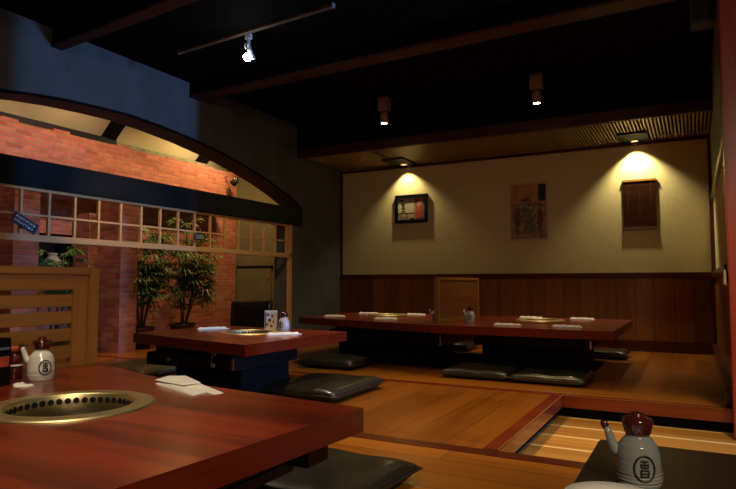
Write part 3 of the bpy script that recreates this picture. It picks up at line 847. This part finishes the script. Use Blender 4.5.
# printed card stand on the middle table
t = thing('card_stand', 'white printed card stand next to the bottle on the middle table', 'card', (-3.19, 4.19, TH), .38)
obj('card', B((-.05, .05, -.02, -.014, 0, .165), (-.05, .05, .014, .02, 0, .165), (-.05, .05, -.014, .014, .160, .165), bev=.001), M['white'], t)
bm = bmesh.new(); random.seed(2)
for (x, z, r) in ((-.02, .13, .012), (.018, .12, .010), (-.005, .085, .014), (.028, .07, .009), (-.028, .05, .010), (.01, .035, .012)):
    bmesh.ops.create_cone(bm, cap_ends=True, segments=14, radius1=r, radius2=r, depth=.001, matrix=Matrix.Translation((x, -.0208, z)) @ Matrix.Rotation(PI/2, 4, 'X'))
obj('printed_dots', bm, M['rust'], t)
obj('printed_stripe', B((-.045, -.035, -.0212, -.02, .02, .15)), M['skyblue'], t)

# menu box, red jar and paper slip at the left edge of near table
t = thing('menu_holder', 'dark menu box with red print at the far left edge of the near table', 'menu', (-2.44, 1.405, TH), .1)
obj('case', B((-.07, .07, -.045, .045, 0, .185), bev=.003), M['charcoal'], t)
obj('print', B((-.055, .055, -.0475, -.045, .07, .12)), M['rust'], t)
obj('print_band', B((.07, .0725, -.035, .035, .075, .115)), M['rust'], t)
obj('print_stripe', B((.07, .0725, -.035, .035, .14, .15)), M['skyblue'], t)
bm = bmesh.new(); lathe(bm, [(0, 0), (.03, 0), (.032, .01), (.032, .085), (.026, .10), (.026, .115), (0, .115)], 24)
t = thing('spice_jar', 'small dark red jar between the menu box and the white bottle on the near table', 'jar', (-2.52, 1.56, TH))
obj('jar_body', bm, M['glaze'], t)
bm = bmesh.new(); lathe(bm, [(0, .115), (.029, .115), (.029, .135), (0, .137)], 24); obj('lid', bm, M['rust'], t)
bm = bmesh.new(); lathe(bm, [(.033, .055), (.033, .062)], 24); obj('label_band', bm, M['white'], t)
tag(obj('paper_slip', towel_mesh(.09, .05, .008, 31), M['white'], loc=(-2.33, 1.475, TH)), 'small white paper slip in front of the menu box on the near table', 'paper')

# white plate at the bottom edge
bm = bmesh.new()
lathe(bm, [(0, 0), (.045, 0), (.047, .004), (.068, .014), (.083, .021), (.0855, .023), (.083, .0245), (.067, .0175), (.045, .008), (0, .007)], 56)
tag(obj('side_plate', bm, M['ceramic_w'], loc=(-.137, 1.168, TH)), 'white round plate cut by the bottom edge, in front of the grey bottle', 'plate')

# blue grey bag in the foot well region under middle table
bm = bmesh.new(); lathe(bm, [(0, 0), (.07, 0), (.085, .03), (.06, .09), (.03, .13), (.035, .16), (0, .165)], 18)
tag(obj('plastic_bag', bm, M['skyblue'], loc=(-3.10, 3.17, -.44+.0)), 'small blue-grey tied bag in the dark foot well under the middle table', 'bag')

# ------------------------------------------------------------------ pictures on the back wall
YW = BY
t = thing('framed_picture', 'small dark-framed picture with writing and a red figure on the back wall', 'picture', (-3.735, YW, 1.97))
w, h = .265, .215
obj('frame', B((-w, -w+.045, -.035, 0, -h, h), (w-.045, w, -.035, 0, -h, h), (-w+.045, w-.045, -.035, 0, h-.045, h), (-w+.045, w-.045, -.035, 0, -h, -h+.05), bev=.003), M['charcoal'], t)
obj('backing', B((-w+.045, w-.045, -.012, -.004, -h+.05, h-.045)), M['brownprint'], t)
obj('paper_panel', B((-.215, .05, -.015, -.012, -.06, .165)), M['paper'], t)
obj('red_figure', B((.075, .20, -.015, -.012, -.14, .15)), M['rust'], t)
bm = bmesh.new()
for (x0, x1, z0, z1) in ((-.20, -.125, .120, .145), (-.16, -.10, .07, .085), (-.155, -.105, .045, .058), (-.15, -.14, .04, .09), (-.12, -.11, .04, .09),
                         (-.16, -.10, .0, .012), (-.15, -.11, .020, .03), (-.135, -.125, -.01, .03), (-.16, -.10, -.04, -.028), (-.15, -.14, -.055, -.02), (-.12, -.11, -.055, -.02)):
    box(bm, x0, x1, -.0165, -.015, z0, z1)
obj('brush_writing', bm, M['ink'], t)
bm = bmesh.new(); box(bm, .10, .15, -.0165, -.015, .03, .10); box(bm, .14, .175, -.0165, -.015, .06, .14); box(bm, -.02, .05, -.0165, -.012, -.14, -.08)
obj('pale_marks', bm, M['cord'], t)

t = thing('wall_poster', 'faded paper print with an orange sky and dark title patch, middle of the back wall', 'poster', (-1.975, YW, 1.83))
w, h = .262, .405
obj('paper_sheet', B((-w, w, -.006, 0, -h, h)), M['paper'], t)
obj('sky_print', B((-w+.022, w-.022, -.008, -.006, .12, h-.025)), M['orangeprint'], t)
obj('ground_print', B((-w+.022, w-.022, -.008, -.006, -h+.03, .12)), M['brownprint'], t)
obj('title_patch', B((w-.125, w-.03, -.0095, -.008, .14, h-.035), bev=.001), M['navy'], t)
bm = bmesh.new()
def blob(bm, pts): poly_extrude(bm, pts, 'y', -.0095, -.008)
blob(bm, [(-.05, .10), (.0, .14), (.05, .11), (.08, .03), (.05, -.05), (.09, -.2), (.06, -.31), (-.05, -.31), (-.04, -.12), (-.09, -.02)])
obj('robed_shape', bm, M['greenprint'], t)
bm = bmesh.new()
blob(bm, [(-.19, .05), (-.12, .07), (-.09, -.06), (-.12, -.20), (-.19, -.18)]); blob(bm, [(.12, .02), (.17, .05), (.2, -.08), (.17, -.26), (.12, -.24)]); blob(bm, [(-.14, .17), (-.02, .20), (.06, .15), (-.05, .13)])
obj('side_shapes', bm, M['maroonprint'], t)
bm = bmesh.new()
for (x, z, r) in ((.03, .05, .02), (-.02, .075, .014), (-.10, -.03, .016), (.06, -.02, .012)):
    bmesh.ops.create_cone(bm, cap_ends=True, segments=12, radius1=r, radius2=r, depth=.0015, matrix=Matrix.Translation((x, -.0103, z)) @ Matrix.Rotation(PI/2, 4, 'X'))
obj('pale_shapes', bm, M['paper'], t)

t = thing('bamboo_blind', 'small dark bamboo blind hanging on the back wall at right under the bright light', 'blind', (-.575, YW, 1.84))
w, h = .195, .325
bm = bmesh.new(); z = -h+.045; random.seed(4)
while z < h-.03:
    box(bm, -w+random.uniform(0, .006), w-random.uniform(0, .006), -.020, -.012, z, z+.011); z += .0135
obj('slats', bm, M['blind'], t)
obj('top_rail', B((-w-.004, w+.004, -.028, -.004, h-.03, h), bev=.003), M['honey'], t)
obj('bottom_rail', B((-w, w, -.026, -.008, -h, -h+.045), bev=.003), M['soffarch'], t)
for x in (-.13, 0, .13):
    obj('string', B((x-.0012, x+.0012, -.0225, -.010, -h+.02, h-.03)), M['soffarch'], t)

# ------------------------------------------------------------------ lights
def spot(name, loc, tgt, energy, col, size=70, blend=.5, rad_=.03):
    l = bpy.data.lights.new(name, 'SPOT'); l.energy = energy; l.color = col; l.spot_size = math.radians(size); l.spot_blend = blend; l.shadow_soft_size = rad_
    o = bpy.data.objects.new(name, l); C.objects.link(o); o.location = loc
    o.rotation_euler = (Vector(tgt)-Vector(loc)).to_track_quat('-Z', 'Y').to_euler(); return o
def area(name, loc, tgt, energy, col, sx, sy, spread=180):
    l = bpy.data.lights.new(name, 'AREA'); l.shape = 'RECTANGLE'; l.size = sx; l.size_y = sy; l.energy = energy; l.color = col; l.spread = math.radians(spread)
    o = bpy.data.objects.new(name, l); C.objects.link(o); o.location = loc
    o.rotation_euler = (Vector(tgt)-Vector(loc)).to_track_quat('-Z', 'Y').to_euler(); return o
def point(name, loc, energy, col, r=.05):
    l = bpy.data.lights.new(name, 'POINT'); l.energy = energy; l.color = col; l.shadow_soft_size = r
    o = bpy.data.objects.new(name, l); C.objects.link(o); o.location = loc; return o
W = (1, .66, .30)
spot('soffit_light', (-.61, 8.21, 2.622), (-.56, 8.28, 1.6), 95, (1, .84, .48), 104, .6, .02)
spot('soffit_light', (-3.80, 8.21, 2.622), (-3.75, 8.28, 1.6), 42, (1, .80, .42), 104, .6, .02)
spot('can_light', (-3.28, 6.53, 2.79), (-3.2, 6.5, 0), 85, (1, .72, .40), 85, .8, .04)
spot('can_light', (-1.445, 6.57, 2.79), (-1.445, 6.6, 0), 95, (1, .72, .40), 85, .8, .04)
spot('track_and_fill_light', (-3.438, 4.13, 2.78), (-3.1, 3.6, 0), 90, (1, .84, .60), 80, .8, .05)
spot('room_and_fill_light', (-1.6, 3.9, 3.0), (-1.6, 3.9, 0), 260, W, 75, .9, .06)
spot('room_and_fill_light', (-1.8, .9, 3.0), (-1.7, 1.6, 0), 130, (1, .78, .50), 62, .9, .06)
spot('room_and_fill_light', (.5, 3.6, 3.0), (.2, 4.0, 0), 200, (1, .78, .42), 60, .9, .06)
area('doorway_daylight', (6.2, 4.02, 1.3), (-4.97, 4.1, 1.9), 460, (.20, .45, 1), .14, 1.2)
area('room_and_fill_light', (1.1, -.7, 2.5), (-.8, 1.4, .4), 26, (1, .78, .52), .5, .5, 120)  # added soft fill from behind the camera for the near table and bottle
spot('track_and_fill_light', (-3.6, 3.7, 2.85), (-4.97, 4.2, 1.3), 95, (1, .74, .42), 50, .9, .05)  # added fill to brighten the lattice, no lamp hangs here
spot('track_and_fill_light', (-3.5, 4.6, 2.85), (-4.97, 5.8, 1.3), 75, (1, .74, .42), 50, .9, .05)  # second added fill, for the far half of the lattice
# warm lights in the outer area, above the arch head
spot('courtyard_light', (-5.85, 7.3, 3.35), (-7.1, 7.2, 1.6), 170, (1, .62, .24), 120, .7, .06)
spot('courtyard_light', (-6.45, 7.6, 3.25), (-7.1, 7.3, 2.7), 55, (1, .78, .40), 130, .8, .06)
spot('courtyard_light', (-5.85, 5.3, 3.35), (-7.1, 5.0, 1.8), 110, (1, .66, .40), 120, .7, .06)
spot('courtyard_light', (-5.85, 3.6, 3.35), (-7.1, 3.6, 1.8), 70, (1, .66, .44), 120, .7, .06)

w_ = bpy.data.worlds.new('World'); S.world = w_; w_.use_nodes = True
w_.node_tree.nodes['Background'].inputs[0].default_value = (.6, .5, .4, 1); w_.node_tree.nodes['Background'].inputs[1].default_value = .0

# ------------------------------------------------------------------ camera
cam = bpy.data.cameras.new('camera'); co = bpy.data.objects.new('camera', cam); C.objects.link(co)
co.location = (0, 0, .85)
co.rotation_euler = (math.radians(90+3.635), 0, math.radians(28.23))
cam.sensor_width = 36; cam.lens = 36*606/736; cam.clip_start = .02
S.camera = co
S.view_settings.view_transform = 'Standard'; S.view_settings.look = 'None'
S.view_settings.gamma = 1; S.view_settings.exposure = 0; S.view_settings.use_curve_mapping = False
S.cycles.max_bounces = 6
S.cycles.use_denoising = True
